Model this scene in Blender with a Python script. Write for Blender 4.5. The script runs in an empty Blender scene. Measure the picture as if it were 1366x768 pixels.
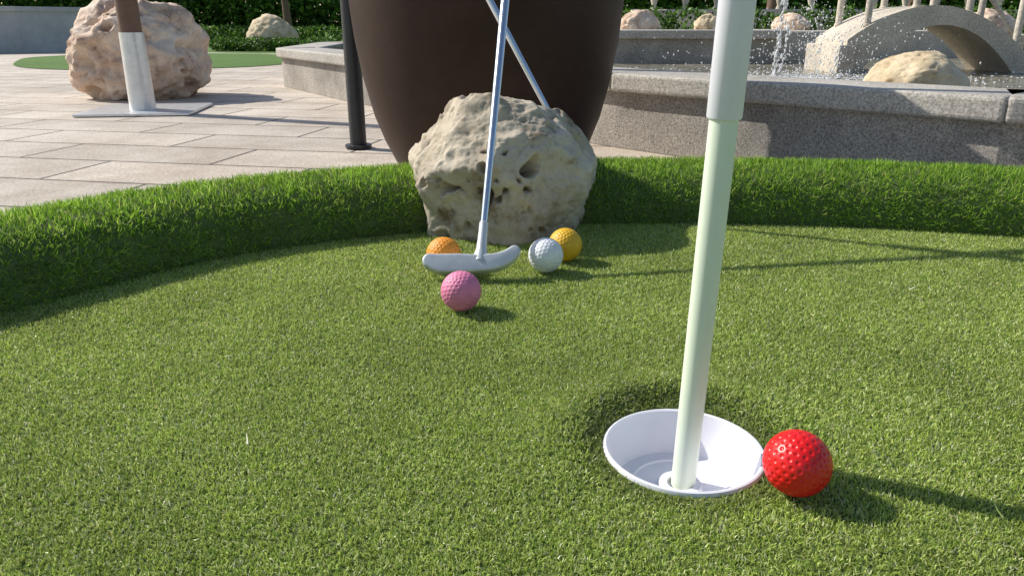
import bpy, bmesh, math, random
import numpy as np
from mathutils import Vector, noise, Matrix
random.seed(4); rng = np.random.default_rng(7)
scene = bpy.context.scene
col = scene.collection

# ------------------------------------------------------------ helpers
def link(ob, parent=None):
    col.objects.link(ob)
    if parent is not None: ob.parent = parent
    return ob
def empty(name):
    return link(bpy.data.objects.new(name, None))
def smooth(me, ang=35):
    bm = bmesh.new(); bm.from_mesh(me)
    th = math.radians(ang)
    for f in bm.faces: f.smooth = True
    for e in bm.edges:
        if len(e.link_faces) == 2 and e.calc_face_angle(0) > th: e.smooth = False
    bm.to_mesh(me); bm.free()
def mesh_ob(name, verts, faces, mat=None, parent=None, sm=None):
    me = bpy.data.meshes.new(name)
    me.from_pydata([tuple(v) for v in verts], [], faces); me.update()
    bm = bmesh.new(); bm.from_mesh(me); bmesh.ops.recalc_face_normals(bm, faces=bm.faces); bm.to_mesh(me); bm.free()
    if sm: smooth(me, sm)
    if mat: me.materials.append(mat)
    return link(bpy.data.objects.new(name, me), parent)
def lathe(name, prof, c, mat, seg=96, parent=None, sm=35, capb=False, capt=False):
    V=[];F=[]
    for r,z in prof:
        for i in range(seg):
            a=2*math.pi*i/seg; V.append((c[0]+r*math.cos(a), c[1]+r*math.sin(a), c[2]+z))
    for k in range(len(prof)-1):
        for i in range(seg):
            j=(i+1)%seg; F.append((k*seg+i,k*seg+j,(k+1)*seg+j,(k+1)*seg+i))
    if capb: F.append(tuple(range(seg))[::-1])
    if capt: F.append(tuple((len(prof)-1)*seg+i for i in range(seg)))
    return mesh_ob(name,V,F,mat,parent,sm)
def tube(name, pts, radii, mat, seg=24, parent=None):
    pts=[Vector(p) for p in pts]; V=[];F=[]
    for k,p in enumerate(pts):
        d=(pts[min(k+1,len(pts)-1)]-pts[max(k-1,0)]).normalized()
        a=d.cross(Vector((0,1,0.13))).normalized(); b=d.cross(a)
        for i in range(seg):
            t=2*math.pi*i/seg; V.append(p+radii[k]*(math.cos(t)*a+math.sin(t)*b))
    for k in range(len(pts)-1):
        for i in range(seg):
            j=(i+1)%seg; F.append((k*seg+i,k*seg+j,(k+1)*seg+j,(k+1)*seg+i))
    F.append(tuple(range(seg))); F.append(tuple((len(pts)-1)*seg+i for i in range(seg)))
    return mesh_ob(name,V,F,mat,parent,40)

# ------------------------------------------------------------ materials
def newmat(name):
    m=bpy.data.materials.new(name); m.use_nodes=True
    nt=m.node_tree; b=nt.nodes["Principled BSDF"]; return m,nt,b
def N(nt,t,**k):
    n=nt.nodes.new(t)
    for a,v in k.items(): setattr(n,a,v)
    return n
def coords(nt, scale=(1,1,1), rot=(0,0,0)):
    tc=N(nt,"ShaderNodeTexCoord"); mp=N(nt,"ShaderNodeMapping")
    mp.inputs["Scale"].default_value=scale; mp.inputs["Rotation"].default_value=rot
    nt.links.new(tc.outputs["Object"],mp.inputs["Vector"]); return mp.outputs["Vector"]
def noisetex(nt,vec,scale,detail=4,rough=.6):
    n=N(nt,"ShaderNodeTexNoise"); n.inputs["Scale"].default_value=scale; n.inputs["Detail"].default_value=detail; n.inputs["Roughness"].default_value=rough
    nt.links.new(vec,n.inputs["Vector"]); return n.outputs["Fac"]
def ramp(nt,fac,stops):
    r=N(nt,"ShaderNodeValToRGB"); e=r.color_ramp.elements
    while len(e)<len(stops): e.new(0.5)
    for i,(p,c) in enumerate(stops): e[i].position=p; e[i].color=(*c,1)
    nt.links.new(fac,r.inputs["Fac"]); return r.outputs["Color"]
def mixc(nt,fac,a,b,mode='MIX'):
    m=N(nt,"ShaderNodeMix",data_type='RGBA',blend_type=mode)
    for s,v in ((0,fac),(6,a),(7,b)):
        if isinstance(v,bpy.types.NodeSocket): nt.links.new(v,m.inputs[s])
        else: m.inputs[s].default_value = v if s==0 else (*v,1)
    return m.outputs[2]
def bump(nt,b,fac,strength,dist):
    n=N(nt,"ShaderNodeBump"); n.inputs["Strength"].default_value=strength; n.inputs["Distance"].default_value=dist
    nt.links.new(fac,n.inputs["Height"]); nt.links.new(n.outputs["Normal"],b.inputs["Normal"])
def simple(name,c,rough=.5,metal=0,var=.12,nscale=30,bs=0,spec=.5):
    m,nt,b=newmat(name); v=coords(nt); f=noisetex(nt,v,nscale)
    lo=tuple(x*(1-var) for x in c); hi=tuple(min(1,x*(1+var)) for x in c)
    nt.links.new(ramp(nt,f,[(.3,lo),(.7,hi)]),b.inputs["Base Color"])
    b.inputs["Roughness"].default_value=rough; b.inputs["Metallic"].default_value=metal
    b.inputs["Specular IOR Level"].default_value=spec
    if bs: bump(nt,b,f,bs,.002)
    return m
def grassmat(name, transl=.35, rough=.55, spec=.3):
    m,nt,b=newmat(name); a=N(nt,"ShaderNodeAttribute"); a.attribute_name="Col"
    nt.links.new(a.outputs["Color"],b.inputs["Base Color"]); b.inputs["Roughness"].default_value=rough
    b.inputs["Specular IOR Level"].default_value=spec
    t=N(nt,"ShaderNodeBsdfTranslucent"); nt.links.new(a.outputs["Color"],t.inputs["Color"])
    mx=N(nt,"ShaderNodeMixShader"); mx.inputs[0].default_value=transl
    nt.links.new(b.outputs[0],mx.inputs[1]); nt.links.new(t.outputs[0],mx.inputs[2])
    nt.links.new(mx.outputs[0],nt.nodes["Material Output"].inputs["Surface"]); return m
def granite(name, c, speck=.35, scale=140, dirt=.25):
    m,nt,b=newmat(name); v=coords(nt)
    f=noisetex(nt,v,scale,2,.8); g=noisetex(nt,v,3,6,.65)
    lo=tuple(x*(1-speck) for x in c); hi=tuple(min(1,x*(1+speck)) for x in c)
    base=ramp(nt,f,[(.35,lo),(.65,hi)])
    d=ramp(nt,g,[(.35,(1-dirt,)*3),(.65,(1,1,1))])
    nt.links.new(mixc(nt,1.0,base,d,'MULTIPLY'),b.inputs["Base Color"])
    b.inputs["Roughness"].default_value=.75; bump(nt,b,f,.35,.002); return m

M_green_base=simple("turf_backing",(.09,.13,.035),.9)
M_turf=grassmat("turf_pile",.38,.38,.5)
M_long=grassmat("long_turf",.5,.40,.45)
M_leaf=grassmat("leaves",.35,.5,.3)
M_white=simple("white_plastic",(.84,.84,.90),.35,var=.03)
M_pole=simple("pale_green_fibreglass",(.78,.86,.70),.4,var=.05,nscale=8)
M_sleeve=simple("white_pvc",(.82,.82,.89),.35,var=.03)
M_steel=simple("chrome_steel",(.68,.74,.80),.24,1.0,var=.06,nscale=12)
M_head=simple("cast_alloy",(.62,.65,.67),.42,.3,var=.10,nscale=60,bs=.1)
M_black=simple("black_paint",(.03,.032,.035),.4)
M_brown=simple("brown_paint",(.16,.09,.06),.5)
M_bsteel=simple("brushed_steel",(.75,.75,.75),.35,.6,var=.1)
M_granite=granite("granite",(.55,.51,.45),.40,120,.32)
M_gran_side=granite("granite_side",(.44,.40,.35),.5,150,.4)
M_conc=granite("concrete",(.45,.47,.48),.12,60,.2)
M_bridge=granite("bridge_stone",(.64,.57,.47),.28,80,.32)

def potmat():
    m,nt,b=newmat("brown_ceramic"); v=coords(nt); f=noisetex(nt,v,5,8,.7); g=noisetex(nt,v,90,3)
    nt.links.new(ramp(nt,f,[(.3,(.026,.013,.008)),(.7,(.048,.026,.017))]),b.inputs["Base Color"])
    b.inputs["Roughness"].default_value=.5; b.inputs["Specular IOR Level"].default_value=.2; bump(nt,b,g,.15,.003); return m
def rockmat(name,a,b2,c,scale=9,st_s=.8):
    m,nt,b=newmat(name); v=coords(nt)
    f=noisetex(nt,v,scale,8,.65); g=noisetex(nt,v,scale*2.1,7,.72); h=noisetex(nt,v,scale*14,6,.75)
    base=ramp(nt,f,[(.3,a),(.5,b2),(.72,c)])
    st=ramp(nt,g,[(.33,(.46,.36,.26)),(.45,(1,1,1)),(.75,(1.12,1.10,1.05))])
    k=mixc(nt,st_s,base,st,'MULTIPLY')
    sp=ramp(nt,h,[(.34,(.55,.50,.44)),(.46,(1,1,1))])
    nt.links.new(mixc(nt,.6,k,sp,'MULTIPLY'),b.inputs["Base Color"])
    b.inputs["Roughness"].default_value=.85; bump(nt,b,h,.55,.003); return m
M_rock=rockmat("limestone",(.30,.24,.17),(.52,.45,.35),(.68,.60,.50),10,.95)
M_rock2=rockmat("pink_limestone",(.44,.28,.19),(.68,.52,.40),(.82,.72,.60),4)
M_rock3=rockmat("tan_limestone",(.42,.31,.18),(.66,.54,.36),(.74,.64,.48),8)

def pavemat():
    m,nt,b=newmat("granite_pavers"); v=coords(nt,rot=(0,0,math.radians(11)))
    br=N(nt,"ShaderNodeTexBrick"); nt.links.new(v,br.inputs["Vector"])
    br.offset=.5
    br.inputs["Color1"].default_value=(.74,.65,.55,1); br.inputs["Color2"].default_value=(.61,.54,.46,1); br.inputs["Mortar"].default_value=(.13,.11,.09,1)
    br.inputs["Scale"].default_value=1; br.inputs["Mortar Size"].default_value=.008; br.inputs["Mortar Smooth"].default_value=.2
    br.inputs["Brick Width"].default_value=.82; br.inputs["Row Height"].default_value=.36
    f=noisetex(nt,v,90,3,.85); g=noisetex(nt,v,1.6,9,.75)
    s=ramp(nt,f,[(.33,(.62,.62,.62)),(.6,(1.10,1.10,1.10))]); d=ramp(nt,g,[(.36,(.72,.68,.64)),(.6,(1.05,1.05,1.05))])
    k=mixc(nt,1.0,br.outputs["Color"],s,'MULTIPLY'); k=mixc(nt,1.0,k,d,'MULTIPLY')
    nt.links.new(k,b.inputs["Base Color"]); b.inputs["Roughness"].default_value=.8
    inv=N(nt,"ShaderNodeMath",operation='SUBTRACT'); inv.inputs[0].default_value=1; nt.links.new(br.outputs["Fac"],inv.inputs[1])
    bump(nt,b,inv.outputs[0],.5,.004); return m
def watermat():
    m,nt,b=newmat("pool_water"); v=coords(nt); f=noisetex(nt,v,14,4,.6); g=noisetex(nt,v,2.2,3)
    nt.links.new(ramp(nt,g,[(.35,(.16,.14,.09)),(.65,(.36,.33,.25))]),b.inputs["Base Color"])
    b.inputs["Roughness"].default_value=.10; b.inputs["IOR"].default_value=1.33; bump(nt,b,f,.9,.04); return m
def groundmat(name,a,b2):
    m,nt,b=newmat(name); v=coords(nt); f=noisetex(nt,v,.6,8,.7); g=noisetex(nt,v,40,4,.8)
    k=mixc(nt,1.0,ramp(nt,f,[(.3,a),(.7,b2)]),ramp(nt,g,[(.3,(.55,.55,.55)),(.65,(1.2,1.2,1.2))]),'MULTIPLY')
    nt.links.new(k,b.inputs["Base Color"]); b.inputs["Roughness"].default_value=.9; bump(nt,b,g,.6,.03); return m

# ------------------------------------------------------------ blades
def blades(name, P, Nn, L, W, lean, bend, C, mat, parent=None, levels=2, tip=1.0):
    n=len(P)
    def rd():
        v=rng.normal(size=(n,3)); return v/np.linalg.norm(v,axis=1,keepdims=True)
    def nz(v): return v/np.maximum(np.linalg.norm(v,axis=1,keepdims=True),1e-9)
    d=nz(Nn+lean[:,None]*rd()); turn=rd()*bend[:,None]
    w=nz(np.cross(d,rd()))
    K=2*levels+1; V=np.zeros((n,K,3)); p=P.copy()
    for k in range(levels):
        ww=(W*(1-.22*k)/2)[:,None]*w
        V[:,2*k]=p-ww; V[:,2*k+1]=p+ww
        p=p+d*(L/levels)[:,None]; d=nz(d+turn)
    V[:,K-1]=p
    me=bpy.data.meshes.new(name)
    fl=[];
    for k in range(levels-1): fl.append([2*k,2*k+1,2*k+3,2*k+2])
    tri=[2*levels-2,2*levels-1,K-1]
    nl=4*(levels-1)+3
    loc=np.array([i for f in fl for i in f]+tri,dtype=np.int64)
    loops=(np.arange(n)[:,None]*K+loc[None,:]).ravel().astype(np.int32)
    st=np.array([4*k for k in range(levels-1)]+[4*(levels-1)])
    starts=(np.arange(n)[:,None]*nl+st[None,:]).ravel().astype(np.int32)
    me.vertices.add(n*K); me.vertices.foreach_set("co",V.astype(np.float32).ravel())
    me.loops.add(len(loops)); me.loops.foreach_set("vertex_index",loops)
    me.polygons.add(len(starts)); me.polygons.foreach_set("loop_start",starts)
    me.update(calc_edges=True); me.validate()
    at=me.attributes.new("Col",'FLOAT_COLOR','POINT')
    CC=np.ones((n,K,4)); CC[:,:,:3]=C[:,None,:]
    at.data.foreach_set("color",CC.astype(np.float32).ravel())
    me.materials.append(mat)
    return link(bpy.data.objects.new(name,me),parent)
def palette(n,cols,weights,jit=.18):
    cols=np.array(cols); idx=rng.choice(len(cols),size=n,p=np.array(weights)/sum(weights))
    return np.clip(cols[idx]*(1+jit*rng.normal(size=(n,1))),.004,.85)
def leafcloud(name, blobs, size, cols, weights, parent=None):
    Ps=[]
    for cx,cy,cz,rx,ry,rz,ct in blobs:
        v=rng.normal(size=(ct,3)); v/=np.linalg.norm(v,axis=1,keepdims=True)
        r=rng.uniform(.55,1,size=(ct,1))**.6
        Ps.append(v*r*np.array([rx,ry,rz])+np.array([cx,cy,cz]))
    P=np.concatenate(Ps); n=len(P); nn=rng.normal(size=(n,3)); nn/=np.linalg.norm(nn,axis=1,keepdims=True)
    return blades(name,P,nn,np.full(n,size)*rng.uniform(.7,1.3,n),np.full(n,size*.6),np.full(n,.3),np.full(n,.3),palette(n,cols,weights,.25),M_leaf,parent,2)

# ------------------------------------------------------------ green outline
ctrl=[(-.54,.73),(-.41,.90),(-.30,.985),(-.156,1.05),(0,1.09),(.16,1.108),(.361,1.105),(.55,1.08),(.73,1.03),(1.0,.92),(1.3,.7),(1.5,.35),(1.5,-.1),(1.3,-.5),(.9,-.75),(.3,-.85),(-.4,-.8),(-.8,-.5),(-.9,-.05),(-.83,.3),(-.7,.54)]
def catmull(c,k=12):
    o=[];n=len(c)
    for i in range(n):
        p0,p1,p2,p3=[np.array(c[(i+j)%n]) for j in (-1,0,1,2)]
        for s in range(k):
            t=s/k
            o.append(.5*((2*p1)+(-p0+p2)*t+(2*p0-5*p1+4*p2-p3)*t*t+(-p0+3*p1-3*p2+p3)*t**3))
    return np.array(o)
IN=catmull(ctrl); T=np.roll(IN,-1,0)-np.roll(IN,1,0); T/=np.linalg.norm(T,axis=1,keepdims=True)
OUT=np.stack([-T[:,1],T[:,0]],1)
CUP=np.array([.123,.4697])
def inside(x,y,poly):
    r=np.zeros(len(x),bool); n=len(poly)
    for i in range(n):
        x1,y1=poly[i]; x2,y2=poly[(i+1)%n]
        c=((y1>y)!=(y2>y)); 
        if y1!=y2: r^= c & (x<(x2-x1)*(y-y1)/(y2-y1)+x1)
    return r
def turf_z(x,y):
    dx=x-CUP[0]; dy=y-CUP[1]; r=np.sqrt(dx*dx+dy*dy)+1e-9
    w=np.clip((dx*-.40+dy*.92)/r*1.1+.25,0,1)
    return .013*np.exp(-(np.abs(r-.082)/np.where(r<.082,.016,.035))**2)*w
bm=bmesh.new()
seg=64
rings=[.0565,.062,.068,.075,.082,.09,.10,.12,.14,.16]
rv=[]
for r in rings:
    row=[]
    for i in range(seg):
        a=2*math.pi*i/seg; x=CUP[0]+r*math.cos(a); y=CUP[1]+r*math.sin(a)
        z=float(turf_z(np.array([x]),np.array([y]))[0]) if r<.15 else 0
        row.append(bm.verts.new((x,y,z)))
    rv.append(row)
for k in range(len(rings)-1):
    for i in range(seg):
        j=(i+1)%seg; bm.faces.new((rv[k][i],rv[k][j],rv[k+1][j],rv[k+1][i]))
ov=[bm.verts.new((p[0]+o[0]*.01,p[1]+o[1]*.01,0)) for p,o in zip(IN,OUT)]
es=[bm.edges.new((ov[i],ov[(i+1)%len(ov)])) for i in range(len(ov))]
es+=[bm.edges.get((rv[-1][i],rv[-1][(i+1)%seg])) for i in range(seg)]
bmesh.ops.triangle_fill(bm,use_beauty=True,use_dissolve=False,edges=es)
bmesh.ops.recalc_face_normals(bm,faces=bm.faces)
me=bpy.data.meshes.new("putting_green"); bm.to_mesh(me); bm.free(); me.materials.append(M_green_base)
GREEN=link(bpy.data.objects.new("putting_green",me))
# pile: short, curled, dense
n0=3900000
x=rng.uniform(-.95,1.55,n0); y=rng.uniform(-.9,1.13,n0)
dens=np.where(y<.02,.04,np.where(np.abs(x-.03)>.25+.85*y,.08,np.clip(1.2-.6*y,.5,1.0)))
keep=rng.uniform(size=n0)<dens
x=x[keep];y=y[keep]
rc=np.hypot(x-CUP[0],y-CUP[1]); k=(rc>.0592)&inside(x,y,IN); x=x[k];y=y[k];rc=rc[k]
n=len(x); print("turf blades",n)
P=np.stack([x,y,turf_z(x,y)],1)
e=.002
gx=(turf_z(x+e,y)-turf_z(x-e,y))/(2*e); gy=(turf_z(x,y+e)-turf_z(x,y-e))/(2*e)
NN=np.stack([-gx,-gy,np.ones(n)],1)
C=palette(n,[(.44,.56,.11),(.56,.67,.20),(.24,.34,.06),(.80,.81,.48),(.58,.55,.22)],[5,4,2.6,1.3,.4],.2)
gxs=np.linspace(-1,1.6,157); gys=np.linspace(-1,1.2,133)
G=np.array([[noise.fractal(Vector((a*6,b*6,3)),.8,2.0,5) for b in gys] for a in gxs])
ix=np.clip(((x+1)/2.6*156).astype(int),0,156); iy=np.clip(((y+1)/2.2*132).astype(int),0,132)
C*= (1+.18*G[ix,iy])[:,None]
cup_shade=np.exp(-((rc-.062)/.012)**2); C*= (1-.3*cup_shade)[:,None]  # shade of the gap around the cup, darkened into the blade colour
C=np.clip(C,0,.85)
far=np.clip((y-.5)/.6,0,1)
L=rng.uniform(.0028,.0055,n); W=rng.uniform(.0006,.0011,n)*(1+.25*far)*np.where(y<.02,2.2,1)
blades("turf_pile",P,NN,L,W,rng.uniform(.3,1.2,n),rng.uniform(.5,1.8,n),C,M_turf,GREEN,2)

# ------------------------------------------------------------ turf border
prof=[(0,-.002),(.004,.022),(.014,.046),(.032,.063),(.06,.073),(.10,.077),(.145,.070),(.172,.045),(.184,0),(.186,-.21)]
V=[];F=[];m=len(IN);q=len(prof)
for i in range(m):
    for s,z in prof:
        V.append((IN[i][0]+OUT[i][0]*s,IN[i][1]+OUT[i][1]*s,z))
for i in range(m):
    j=(i+1)%m
    for k in range(q-1): F.append((i*q+k,j*q+k,j*q+k+1,i*q+k+1))
BORD=mesh_ob("turf_border",V,F,M_green_base,None,60)
pr=np.array(prof); dl=np.hypot(*np.diff(pr[:9],axis=0).T); cum=np.concatenate([[0],np.cumsum(dl)])
nb=560000
i=rng.integers(0,m,nb); f=rng.uniform(size=nb); j=(i+1)%m
seglen=np.hypot(*(IN[j]-IN[i]).T)
base=IN[i]*(1-f[:,None])+IN[j]*f[:,None]; o=OUT[i]*(1-f[:,None])+OUT[j]*f[:,None]
acc=np.where((base[:,1]>.35)&(base[:,0]<1.15),1.0,.14)*seglen/seglen.max()
k=rng.uniform(size=nb)<acc; base=base[k];o=o[k]; nb=len(base)
u=rng.uniform(0,cum[-1],nb); s=np.interp(u,cum,pr[:9,0]); z=np.interp(u,cum,pr[:9,1])
kk=np.clip(np.searchsorted(cum,u)-1,0,len(dl)-1)
tx=(pr[kk+1,0]-pr[kk,0])/dl[kk]; tz=(pr[kk+1,1]-pr[kk,1])/dl[kk]
P=np.stack([base[:,0]+o[:,0]*s,base[:,1]+o[:,1]*s,z],1)
NN=np.stack([-tz*o[:,0],-tz*o[:,1],tx],1); NN[:,2]+=.15
k=~((((P[:,0]+.015)/.115)**2+((P[:,1]-1.10)/.10)**2)<1); P=P[k];NN=NN[k];nb=len(P)
print("border blades",nb)
C=palette(nb,[(.20,.38,.03),(.35,.55,.06),(.08,.19,.016),(.58,.74,.16),(.36,.36,.12)],[5,4.5,2.4,2.0,.3],.2)
cl=np.array([noise.noise(Vector((p[0]*28,p[1]*28,p[2]*28))) for p in P])
C*=(1+.3*cl)[:,None]
blades("long_turf_pile",P,NN,rng.uniform(.008,.014,nb)*(1+.3*cl),rng.uniform(.0009,.0014,nb),rng.uniform(.2,.8,nb),rng.uniform(.2,.9,nb),C,M_long,BORD,3)

# ------------------------------------------------------------ cup + flagstick
cx,cy=CUP
lathe("golf_hole_cup",[(.0572,-.008),(.0574,.0008),(.0566,.0026),(.0552,.0030),(.0537,.0022),(.0530,-.003),(.0482,-.029),(.0470,-.0312),(.037,-.0312),(.0365,-.0298),(.0348,-.0298),(.0343,-.0312),(.016,-.0312),(.0150,-.027),(.0096,-.027),(.0094,-.031),(.0001,-.031)],(cx,cy,0),M_white,128,sm=28)
FL=empty("golf_flagstick")
pa=Vector((cx+.003,cy+.003,-.0315)); dd=Vector((.019,-.004,1))
tube("pole",[pa,pa+dd*.268],[.0088,.0090],M_pole,40,FL)
tube("sleeve",[pa+dd*.2655,pa+dd*.2665,pa+dd*.60,pa+dd*.601],[.0103,.0109,.0109,.0103],M_sleeve,40,FL)
tube("upper_pole",[pa+dd*.6005,pa+dd*1.1],[.0085,.008],M_pole,32,FL)

# ------------------------------------------------------------ golf balls
def geodesic(freq):
    t=(1+5**.5)/2
    v=[(-1,t,0),(1,t,0),(-1,-t,0),(1,-t,0),(0,-1,t),(0,1,t),(0,-1,-t),(0,1,-t),(t,0,-1),(t,0,1),(-t,0,-1),(-t,0,1)]
    f=[(0,11,5),(0,5,1),(0,1,7),(0,7,10),(0,10,11),(1,5,9),(5,11,4),(11,10,2),(10,7,6),(7,1,8),(3,9,4),(3,4,2),(3,2,6),(3,6,8),(3,8,9),(4,9,5),(2,4,11),(6,2,10),(8,6,7),(9,8,1)]
    v=np.array(v); S={}
    for a,b,c in f:
        for i in range(freq+1):
            for j in range(freq+1-i):
                p=(v[a]*i+v[b]*j+v[c]*(freq-i-j)); p=p/np.linalg.norm(p); S[tuple(np.round(p,4))]=p
    return np.array(list(S.values()))
DP=geodesic(5)
def ball(c,mat,rot,R=.02135):
    bm=bmesh.new(); bmesh.ops.create_icosphere(bm,subdivisions=7,radius=1)
    me=bpy.data.meshes.new("golf_ball"); bm.to_mesh(me); bm.free()
    n=len(me.vertices); co=np.zeros(n*3,np.float32); me.vertices.foreach_get("co",co); co=co.reshape(-1,3)
    best=np.full(n,-1.0)
    for d in DP: best=np.maximum(best,co@d)
    ang=np.arccos(np.clip(best,-1,1)); r0=.080
    q=np.clip(ang/r0,0,1); h=-.027*(1-q**2)**1.2
    co=co*(1+h)[:,None]*R
    Rm=np.array(Matrix.Rotation(rot[0],3,'X')@Matrix.Rotation(rot[1],3,'Y')@Matrix.Rotation(rot[2],3,'Z'))
    co=co@Rm.T
    me.vertices.foreach_set("co",co.astype(np.float32).ravel())
    for p in me.polygons: p.use_smooth=True
    me.materials.append(mat); me.update()
    ob=link(bpy.data.objects.new("golf_ball",me)); ob.location=c; return ob
def ballmat(name,c,rough,dirt=.15):
    m,nt,b=newmat(name); v=coords(nt); f=noisetex(nt,v,90,5,.7)
    nt.links.new(ramp(nt,f,[(.3,tuple(x*(1-dirt) for x in c)),(.6,c)]),b.inputs["Base Color"])
    b.inputs["Roughness"].default_value=rough
    return m
zr=.0230
ball((.1835,.4172,zr),ballmat("red_plastic",(.78,.012,.012),.33,.08),(.3,.5,.1))
ball((-.0538,.7445,zr),ballmat("pink_plastic",(.80,.24,.40),.55,.2),(1.1,.2,.6))
ball((.0411,.8737,zr),ballmat("white_ball_plastic",(.80,.82,.85),.4,.08),(.2,1.3,.4))
ball((-.0834,.8767,zr),ballmat("orange_plastic",(.92,.34,.03),.5,.15),(.8,.1,1.4))
ball((.0679,.9192,zr),ballmat("yellow_plastic",(.80,.46,.02),.5,.15),(.5,.8,.2))

# ------------------------------------------------------------ putters
def catmull_open(c,k=8):
    c=[np.array(p,float) for p in c]; c=[2*c[0]-c[1]]+c+[2*c[-1]-c[-2]]; o=[]
    for i in range(1,len(c)-2):
        p0,p1,p2,p3=c[i-1],c[i],c[i+1],c[i+2]
        for s in range(k):
            t=s/k; o.append(.5*((2*p1)+(-p0+p2)*t+(2*p0-5*p1+4*p2-p3)*t*t+(-p0+3*p1-3*p2+p3)*t**3))
    o.append(c[-2]); return np.array(o)
def putter(base, slope, lenz, th=.017, xd=(1,0,0)):
    """two-way blade putter; the head's face plane contains xd and the lean direction of the shaft"""
    E=empty("putter")
    head=[(-.060,.002),(-.048,-.001),(-.028,-.001),(-.006,-.001),(.016,.001),(.030,.006),(.040,.014)]
    hw=[.0088,.0114,.0116,.0108,.0100,.0090,.0070]
    pts=catmull_open(head,8); n=len(pts)
    tt=np.gradient(pts,axis=0); tt/=np.linalg.norm(tt,axis=1,keepdims=True); nr=np.stack([-tt[:,1],tt[:,0]],1)
    w=np.interp(np.linspace(0,1,n),np.linspace(0,1,len(hw)),hw)
    left=[pts[k]+nr[k]*w[k] for k in range(n)]; right=[pts[k]-nr[k]*w[k] for k in range(n)]
    cap=[pts[-1]+w[-1]*(math.sin(math.radians(a))*nr[-1]+math.cos(math.radians(a))*tt[-1]) for a in np.linspace(80,-80,11)]
    cap0=[pts[0]+w[0]*(math.sin(math.radians(a))*nr[0]-math.cos(math.radians(a))*tt[0]) for a in np.linspace(-80,80,11)]
    loop=left+cap+right[::-1]+cap0
    s=Vector((slope[0],slope[1],1)); X=Vector(xd).normalized(); up=Vector((slope[0],slope[1],1)); up=(up-X*up.dot(X)).normalized(); nf=X.cross(up)
    b=Vector(base); ctr=b-up*.010
    m=len(loop); V=[]
    for side in (0,1):
        for p in loop: V.append(ctr+X*p[0]+up*p[1]+nf*(th*(.5-side)))
    F=[tuple(range(m))[::-1],tuple(range(m,2*m))]+[(k,(k+1)%m,m+(k+1)%m,m+k) for k in range(m)]
    h=mesh_ob("head",V,F,M_head,E)
    bv=h.modifiers.new("b",'BEVEL'); bv.width=.0028; bv.segments=5; bv.limit_method='ANGLE'; bv.angle_limit=math.radians(40)
    for p in h.data.polygons: p.use_smooth=True
    tube("hosel",[b-s*.006,b+s*.001,b+s*.006,b+s*.016,b+s*.034,b+s*.0345],[.0098,.0085,.0066,.0058,.0054,.0045],M_head,24,E)
    tube("shaft",[b+s*.033,b+s*.25,b+s*lenz*.7],[.0042,.0056,.0066],M_steel,24,E)
    tube("grip",[b+s*(lenz*.7-.002),b+s*(lenz*.7+.003),b+s*lenz],[.0085,.0105,.0125],M_black,24,E)
    return E
putter((-.037,.852,.029),(.097,.72),.66)
putter((.080,1.180,.118),(-.56,.22),.70,xd=(-.12,-1,-.05))

# ------------------------------------------------------------ rocks
def rock(name,c,dims,planes,seed,mat,sub=6,amp=.05,pits=0.0,yaw=0,ridge=.25,ex=20.0):
    bm=bmesh.new(); bmesh.ops.create_icosphere(bm,subdivisions=sub,radius=1)
    R=Matrix.Rotation(yaw,3,'Z'); off=Vector((seed*3.1,seed*1.7,seed))
    pl=[(Vector(n).normalized(),d) for n,d in planes]
    for v in bm.verts:
        p=v.co.normalized(); r=1.0
        wob=noise.noise(p*1.5+off)*.04
        acc=1.0
        for n,d in pl:
            k=p.dot(n)
            if k>.05: acc+=(k/(d+wob))**ex*1.0
        r=acc**(-1/ex)
        r+=noise.fractal(p*2.0+off,1.0,2.1,4)*amp
        r+=noise.fractal(p*7+off,.9,2.1,5)*amp*.45
        r+=(noise.ridged_multi_fractal(p*2.6+off,1.0,2.2,5,1.0,2.0)-1)*amp*ridge
        if pits:
            mask=max(0,min(1,noise.noise(p*1.6+off*.7)*3.0+.35))
            h=noise.noise(p*3.3+off*2)
            if h>.30: r-=min(h-.30,.16)*pits*3.0*mask
            h=noise.noise(p*9+off*2)
            if h>.38: r-=min(h-.38,.14)*pits*1.9*mask
            h=abs(noise.noise(p*2.3+off*3)+.12*noise.noise(p*9+off))
            if h<.022: r-=(.022-h)*pits*1.3
        q=R@Vector((p.x*r*dims[0],p.y*r*dims[1],p.z*r*dims[2]))
        v.co=q
    me=bpy.data.meshes.new(name); bm.to_mesh(me); bm.free()
    for p in me.polygons: p.use_smooth=True
    me.materials.append(mat); ob=link(bpy.data.objects.new(name,me)); ob.location=c; return ob
rock("boulder",(-.014,1.105,.070),(.158,.138,.142),[((-.99,-.10,-.12),.80),((-.80,-.22,.56),.74),((-.42,-.62,.62),.76),((.18,-.70,.70),.78),((.40,-.92,.10),.76),((.74,-.20,.66),.76),((0,0,-1),.72),((.97,-.2,-.25),.80),((-.40,-.92,-.10),.78),((.65,-.74,-.25),.80),((.05,.20,1),.79)],2,M_rock,7,.04,.6,ridge=.6,ex=60.0)
rock("boulder",(-2.62,5.5,.09),(.50,.44,.40),[((-.9,-.3,.1),.8),((-.3,-.6,.8),.8),((.7,-.5,.5),.85),((.9,0,0),.85),((0,-1,0),.85),((0,0,1),.85)],5,M_rock2,6,.08,.5,ridge=.6,ex=30)
rock("boulder",(1.80,3.45,.02),(.22,.2,.15),[((-.7,-.3,.6),.85),((.7,-.5,.5),.85),((0,-1,.2),.85)],8,M_rock3,6,.05,.1)
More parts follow.
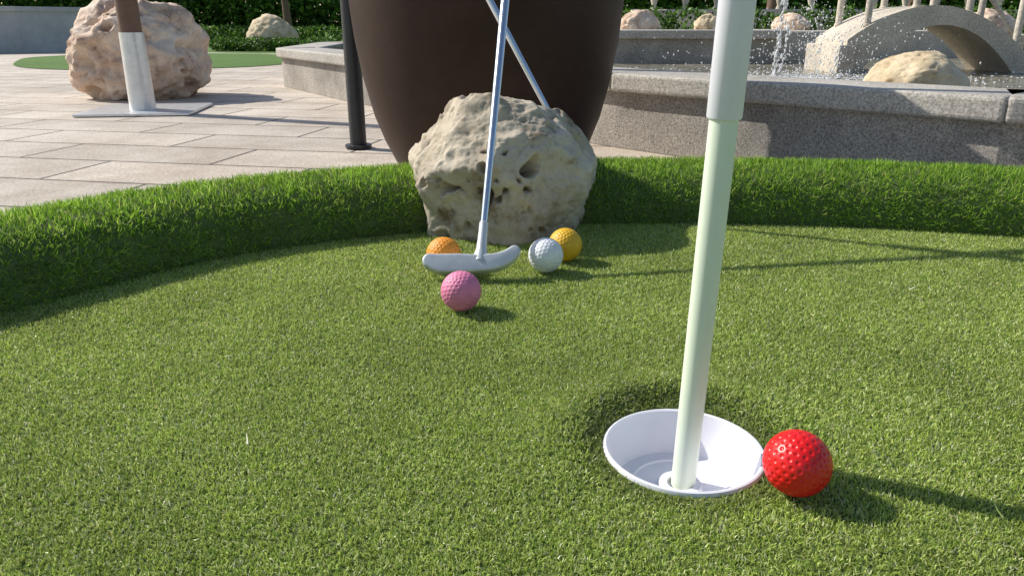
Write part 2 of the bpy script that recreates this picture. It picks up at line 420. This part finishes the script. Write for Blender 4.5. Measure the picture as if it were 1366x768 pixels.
for i,(p,d) in enumerate([((1.12,7.0,.27),(.17,.14,.12)),((1.78,7.2,.26),(.14,.12,.1)),((2.6,7.4,.26),(.2,.14,.11)),((-4.6,15.2,.0),(.5,.4,.42)),((4.3,7.2,.2),(.3,.25,.2))]):
    rock("garden_rock",p,d,[((-.7,-.3,.6),.85),((.7,-.5,.5),.85),((0,-1,.2),.85)],11+i,M_rock3 if i%2 else M_rock2,5,.10,.2,i,.5)

# ------------------------------------------------------------ planter pot
lathe("large_planter_pot",[(.24,0),(.285,.01),(.318,.05),(.352,.12),(.382,.20),(.412,.32),(.433,.45),(.447,.60),(.450,.75),(.445,.88),(.455,.90),(.47,.93),(.465,.97),(.43,.97),(.42,.94),(.415,.85),(.0001,.85)],(-.082,2.62,-.206),potmat(),128,sm=40,capb=True)

# ------------------------------------------------------------ poles
MP=empty("metal_pole")
tube("post",[(-.645,3.17,-.206),(-.645,3.17,2.6)],[.034,.034],M_black,32,MP)
lathe("base_flange",[(.055,0),(.055,.012),(.036,.014)],(-.645,3.17,-.205),M_black,32,MP,capb=True)
LP=empty("lamp_post")
tube("sleeve",[(-2.17,4.51,-.194),(-2.17,4.51,.235)],[.072,.066],M_bsteel,40,LP)
tube("shaft",[(-2.17,4.51,.23),(-2.17,4.51,3.2)],[.060,.055],M_brown,40,LP)
def box(name,c,s,mat,parent=None,rot=0,bev=.006):
    V=[];R=Matrix.Rotation(rot,3,'Z')
    for sx in(-1,1):
        for sy in(-1,1):
            for sz in(-1,1): V.append(R@Vector((sx*s[0]/2,sy*s[1]/2,sz*s[2]/2))+Vector(c))
    F=[(0,1,3,2),(4,6,7,5),(0,4,5,1),(2,3,7,6),(0,2,6,4),(1,5,7,3)]
    ob=mesh_ob(name,V,F,mat,parent)
    if bev:
        b=ob.modifiers.new("b",'BEVEL'); b.width=bev; b.segments=2
    return ob
box("base_plate",(-2.17,4.56,-.200),(.62,.58,.014),M_bsteel,LP,math.radians(8),.003)
lathe("lamp_head",[(.06,0),(.16,.05),(.2,.3),(.12,.42),(.0001,.45)],(-2.17,4.51,3.2),M_sleeve,32,LP,capb=True)

# ------------------------------------------------------------ fountain basin
def wallstrip(name,path,inset,z0,z1,mat,parent,off=0,bev=.01):
    path=[Vector((p[0],p[1],0)) for p in path]; nrm=[]
    for i in range(len(path)):
        ds=[]
        if i>0: ds.append((path[i]-path[i-1]).normalized())
        if i<len(path)-1: ds.append((path[i+1]-path[i]).normalized())
        ns=[Vector((-d.y,d.x,0)) for d in ds]; b=sum(ns,Vector()).normalized()
        b=b/max(.4,b.dot(ns[0])); nrm.append(b)
    V=[];F=[]
    for p,nn in zip(path,nrm):
        a=p+nn*off; b=p+nn*(off+inset)
        V+= [(a.x,a.y,z0),(a.x,a.y,z1),(b.x,b.y,z1),(b.x,b.y,z0)]
    for i in range(len(path)-1):
        for k in range(4):
            F.append((i*4+k,i*4+(k+1)%4,(i+1)*4+(k+1)%4,(i+1)*4+k))
    F.append((0,1,2,3)); e=(len(path)-1)*4; F.append((e,e+1,e+2,e+3))
    ob=mesh_ob(name,V,F,mat,parent)
    if bev:
        b=ob.modifiers.new("b",'BEVEL'); b.width=bev; b.segments=3; b.limit_method='ANGLE'
    return ob
FO=empty("fountain_basin")
bp=[(-1.2,9.6),(-2.0,8.2),(-1.9,6.35),(-1.05,5.0),(.41,3.18),(1.38,2.14),(2.3,1.65),(4.2,1.6),(7,3),(8,7)]
wallstrip("basin_wall",bp,.2,-.208,.022,M_gran_side,FO,.03,0)
def lerp(a,b,t): return (a[0]+(b[0]-a[0])*t,a[1]+(b[1]-a[1])*t)
for i in range(len(bp)-1):
    L=math.dist(bp[i],bp[i+1]); k=max(1,round(L/1.25))
    g=.004/L
    for s in range(k):
        wallstrip("coping_slab",[lerp(bp[i],bp[i+1],s/k+(g if s else 0)),lerp(bp[i],bp[i+1],(s+1)/k-(g if s<k-1 else 0))],.33,.022,.095,M_granite,FO,-.012,.014)
wv=[(p[0]+.12*(1 if i<5 else 0),p[1]+.12,0.0) for i,p in enumerate(bp)]+[(7,9.5,0)]
mesh_ob("pool_water",[(v[0],v[1],-.005) for v in wv],[tuple(range(len(wv)))],watermat(),FO)
FB=empty("fountain_back_wall")
bw=[(-.6,6.5),(.6,6.0),(2.05,5.9),(2.3,6.6)]
wallstrip("wall",bw,.25,-.1,.17,M_gran_side,FB,.02,0)
wallstrip("coping",bw,.36,.17,.235,M_granite,FB,-.02,.012)
wallstrip("upper_tier",[(.3,6.9),(1.2,6.75),(3.4,6.8),(4.6,7.2)],.6,-.1,.22,M_bridge,FB,.0,.02)
def drops(name,items):
    bm=bmesh.new()
    for p,r,st in items:
        g=bmesh.ops.create_icosphere(bm,subdivisions=1,radius=r)
        bmesh.ops.scale(bm,vec=(1,1,st),verts=g['verts']); bmesh.ops.translate(bm,vec=p,verts=g['verts'])
    me=bpy.data.meshes.new(name); bm.to_mesh(me); bm.free()
    for p in me.polygons: p.use_smooth=True
    m,nt,b=newmat("water_drops"); b.inputs["Base Color"].default_value=(.95,.96,.97,1); b.inputs["Roughness"].default_value=.1; b.inputs["Transmission Weight"].default_value=.2; b.inputs["IOR"].default_value=1.33
    me.materials.append(m); return link(bpy.data.objects.new(name,me))
it=[]
for jx,jy,h,n in ((1.36,4.05,.42,150),(1.55,4.5,.30,45),(1.9,4.6,.2,35)):
    for _ in range(n):
        t=random.random(); it.append(((jx+random.gauss(0,.007)+t*.02,jy+random.gauss(0,.01),t*h),random.uniform(.002,.006),random.uniform(1.2,4)))
for _ in range(900):
    a=abs(random.gauss(0,.34)); an=random.uniform(0,6.28); it.append(((1.66+a*math.cos(an)*1.3,4.4+a*math.sin(an)*.8,max(.004,random.random()**1.4*(.42-.3*a))),random.uniform(.0015,.0045),random.uniform(1,1.8)))
for _ in range(1500):
    a=abs(random.gauss(0,.5)); an=random.uniform(0,6.28); it.append(((1.65+a*math.cos(an)*1.5,4.3+a*math.sin(an),.0),random.uniform(.003,.010),.4))
drops("water_spray",it)

# ------------------------------------------------------------ arched bridge
BR=empty("arched_stone_bridge")
V=[];F=[];K=28
xs=np.linspace(2.02,3.42,K)
for yy in (4.75,5.25):
    for xx in xs:
        zt=.385-.78*(xx-2.52)**2; zb=.275-1.25*(xx-2.58)**2
        V.append((xx,yy,max(zt,-.1))); V.append((xx,yy,max(min(zb,zt-.085),-.12)))
for i in range(K-1):
    a=2*i; b=2*K+2*i
    F+=[(a,a+2,a+3,a+1),(b,b+1,b+3,b+2),(a,b,b+2,a+2),(a+1,a+3,b+3,b+1)]
F+=[(0,1,2*K+1,2*K),(2*K-2,4*K-2,4*K-1,2*K-1)]
mesh_ob("arch",V,F,M_bridge,BR,30)
for yy in (4.79,5.21):
    tops=[]
    for xx in (2.14,2.42,2.74,3.06,3.36):
        zt=.385-.78*(xx-2.52)**2
        lathe("rail_post",[(.026,0),(.026,.012),(.021,.016),(.021,.36),(.026,.365),(.026,.38),(.0001,.39)],(xx,yy,zt-.006),M_bridge,20,BR,capb=True)
        tops.append((xx,yy,zt+.33))
    tube("hand_rail",tops,[.014]*5,M_bridge,12,BR)
box("abutment",(3.5,5.0,-.08),(.4,.55,.24),M_bridge,BR); box("abutment",(2.02,5.0,-.02),(.10,.54,.36),M_bridge,BR)

# ------------------------------------------------------------ ground, pavement, lawn
mesh_ob("ground",[(-300,-300,-.222),(300,-300,-.222),(300,300,-.222),(-300,300,-.222)],[(0,1,2,3)],groundmat("far_lawn",(.10,.20,.03),(.16,.28,.05)))
mesh_ob("pavement",[(-14,-6,-.21),(9,-6,-.21),(9,10.5,-.21),(-.5,11.6,-.21),(-4,13.2,-.21),(-14,17,-.21)],[(0,1,2,3,4,5)],pavemat())
lawn=catmull([(-6.6,10.4),(-5.6,9.0),(-4.3,8.6),(-3.0,9.4),(-2.9,11.5),(-4.2,13.0),(-6.2,13.2),(-7.2,12.0)],8)
mesh_ob("lawn",[(p[0],p[1],-.204) for p in lawn],[tuple(range(len(lawn)))],groundmat("lawn_turf",(.08,.18,.02),(.13,.25,.035)))
path=[(-14,18.5),(-7,17.6),(-3,15.2),(0,14.2),(0,15.0),(-3,16.2),(-7,18.8),(-14,20)]
mesh_ob("footpath",[(p[0],p[1],-.2) for p in path],[tuple(range(len(path)))],M_granite)
LW=empty("concrete_garden_wall")
wallstrip("wall",[(-12.5,12.6),(-10.0,12.9),(-8.4,13.5),(-7.55,14.6)],.3,-.208,.46,M_conc,LW,.03,0)
wallstrip("cap",[(-12.5,12.6),(-10.0,12.9),(-8.4,13.5),(-7.55,14.6)],.38,.46,.54,M_conc,LW,-.01,.012)

hc=[(.08,.17,.02),(.13,.25,.035),(.04,.09,.014),(.20,.33,.06)]; hw=[4,3,3,1]
def hedge(name,path,h,w,step,ct,size):
    bl=[]
    for i in range(len(path)-1):
        L=math.dist(path[i],path[i+1]); k=max(1,int(L/step))
        for s in range(k):
            p=lerp(path[i],path[i+1],s/k)
            bl.append((p[0]+random.gauss(0,.05),p[1],-.2+h*.45,w*random.uniform(.8,1.2),w*random.uniform(.8,1.1),h*random.uniform(.5,.62),ct))
    return leafcloud(name,bl,size,hc,hw)
hedge("hedge",[(-5.4,14.9),(-4.4,14.7),(-3.3,14.4)],.22,.34,.3,1100,.045)
hedge("hedge",[(-10.5,22),(-7.0,21),(-4.4,20.4)],.40,.6,.5,1000,.07)
hedge("hedge",[(-1.35,8.0),(-1.1,7.2),(-.75,6.6)],.42,.22,.2,900,.035)
hedge("hedge",[(.5,9.5),(2.5,9.3),(5,9.2),(8,9.8)],.66,.4,.35,900,.05)
hedge("background_hedge",[(-40,44),(-20,46),(0,45),(20,44),(40,40)],4.2,2.2,1.9,2600,.3)
def tree(x,y,h):
    E=empty("tree")
    b=Vector((x,y,-.25)); lean=random.uniform(-.15,.15)
    tube("trunk",[b,b+Vector((lean*.3,0,h*.25)),b+Vector((lean,0,h*.55))],[.16,.12,.08],M_brown,12,E)
    bl=[]
    for k in range(7):
        a=k*2.4; q=b+Vector((lean+math.cos(a)*h*.2,math.sin(a)*h*.2,h*random.uniform(.6,.95)))
        tube("limb",[b+Vector((lean*.8,0,h*.42)),q],[.05,.015],M_brown,8,E)
        bl.append((q.x,q.y,q.z,h*.17,h*.17,h*.12,900))
    leafcloud("crown",bl,.12,hc,hw,E)
for x,y,h in ((-11,24,5),(-7.6,27,4.5),(-3.9,26,5.5),(1.5,22,5),(5.2,16,4.5),(9,18,5),(-17,24,5)): tree(x,y,h)
TE=empty("stone_terrace")
wallstrip("lower",[(1.6,10.6),(4.2,10.4),(7.5,10.8)],.5,-.208,.45,M_bridge,TE,0,.02)
for xx in np.arange(1.9,7.2,.42):
    lathe("baluster",[(.05,0),(.03,.05),(.055,.14),(.03,.3),(.05,.36)],(float(xx),10.72,.45),M_bridge,16,TE,capb=True)
wallstrip("rail",[(1.6,10.6),(4.2,10.4),(7.5,10.8)],.18,.81,.88,M_bridge,TE,.15,.01)

m=14; Pc=np.array([(-.135,.60,.005),(.30,.385,.005),(-.26,.62,.005),(-.02,1.02,.005),(.05,.52,.005),(-.19,.47,.005),(.45,.80,.005),(.02,.66,.005),(-.1,.40,.005),(.36,.62,.005),(.25,.95,.005),(-.3,.75,.005),(.24,.33,.005),(-.05,.48,.005)])
nn=np.stack([rng.normal(size=m),rng.normal(size=m),np.full(m,.25)],1); nn/=np.linalg.norm(nn,axis=1,keepdims=True)
blades("grass_clippings",Pc,nn,rng.uniform(.006,.018,m),np.full(m,.0012),np.full(m,.1),np.full(m,.3),palette(m,[(.6,.66,.2),(.8,.78,.6)],[2,1]),M_turf,None,3)

# ------------------------------------------------------------ light, world, camera
el=math.radians(38); az=math.radians(-67)
S=Vector((math.sin(az)*math.cos(el),math.cos(az)*math.cos(el),math.sin(el)))
sun=bpy.data.lights.new("sun",'SUN'); sun.energy=5.0; sun.angle=math.radians(.5); sun.color=(1,.95,.86)
so=link(bpy.data.objects.new("sun",sun)); so.rotation_euler=(-S).to_track_quat('-Z','Y').to_euler()
w=bpy.data.worlds.new("World"); scene.world=w; w.use_nodes=True; nt=w.node_tree
sk=nt.nodes.new("ShaderNodeTexSky"); sk.sky_type='NISHITA'; sk.sun_disc=False; sk.sun_elevation=el; sk.sun_rotation=az%(2*math.pi)
nt.links.new(sk.outputs[0],nt.nodes["Background"].inputs[0]); nt.nodes["Background"].inputs[1].default_value=.12
cam=bpy.data.cameras.new("camera"); cam.lens=36*1000/1366; cam.sensor_width=36; cam.clip_start=.01; cam.clip_end=1000
co=link(bpy.data.objects.new("camera",cam)); co.location=(0,0,.29); co.rotation_euler=(math.radians(90-19.5),0,0)
scene.camera=co
scene.view_settings.view_transform='Standard'; scene.view_settings.look='None'; scene.view_settings.exposure=0
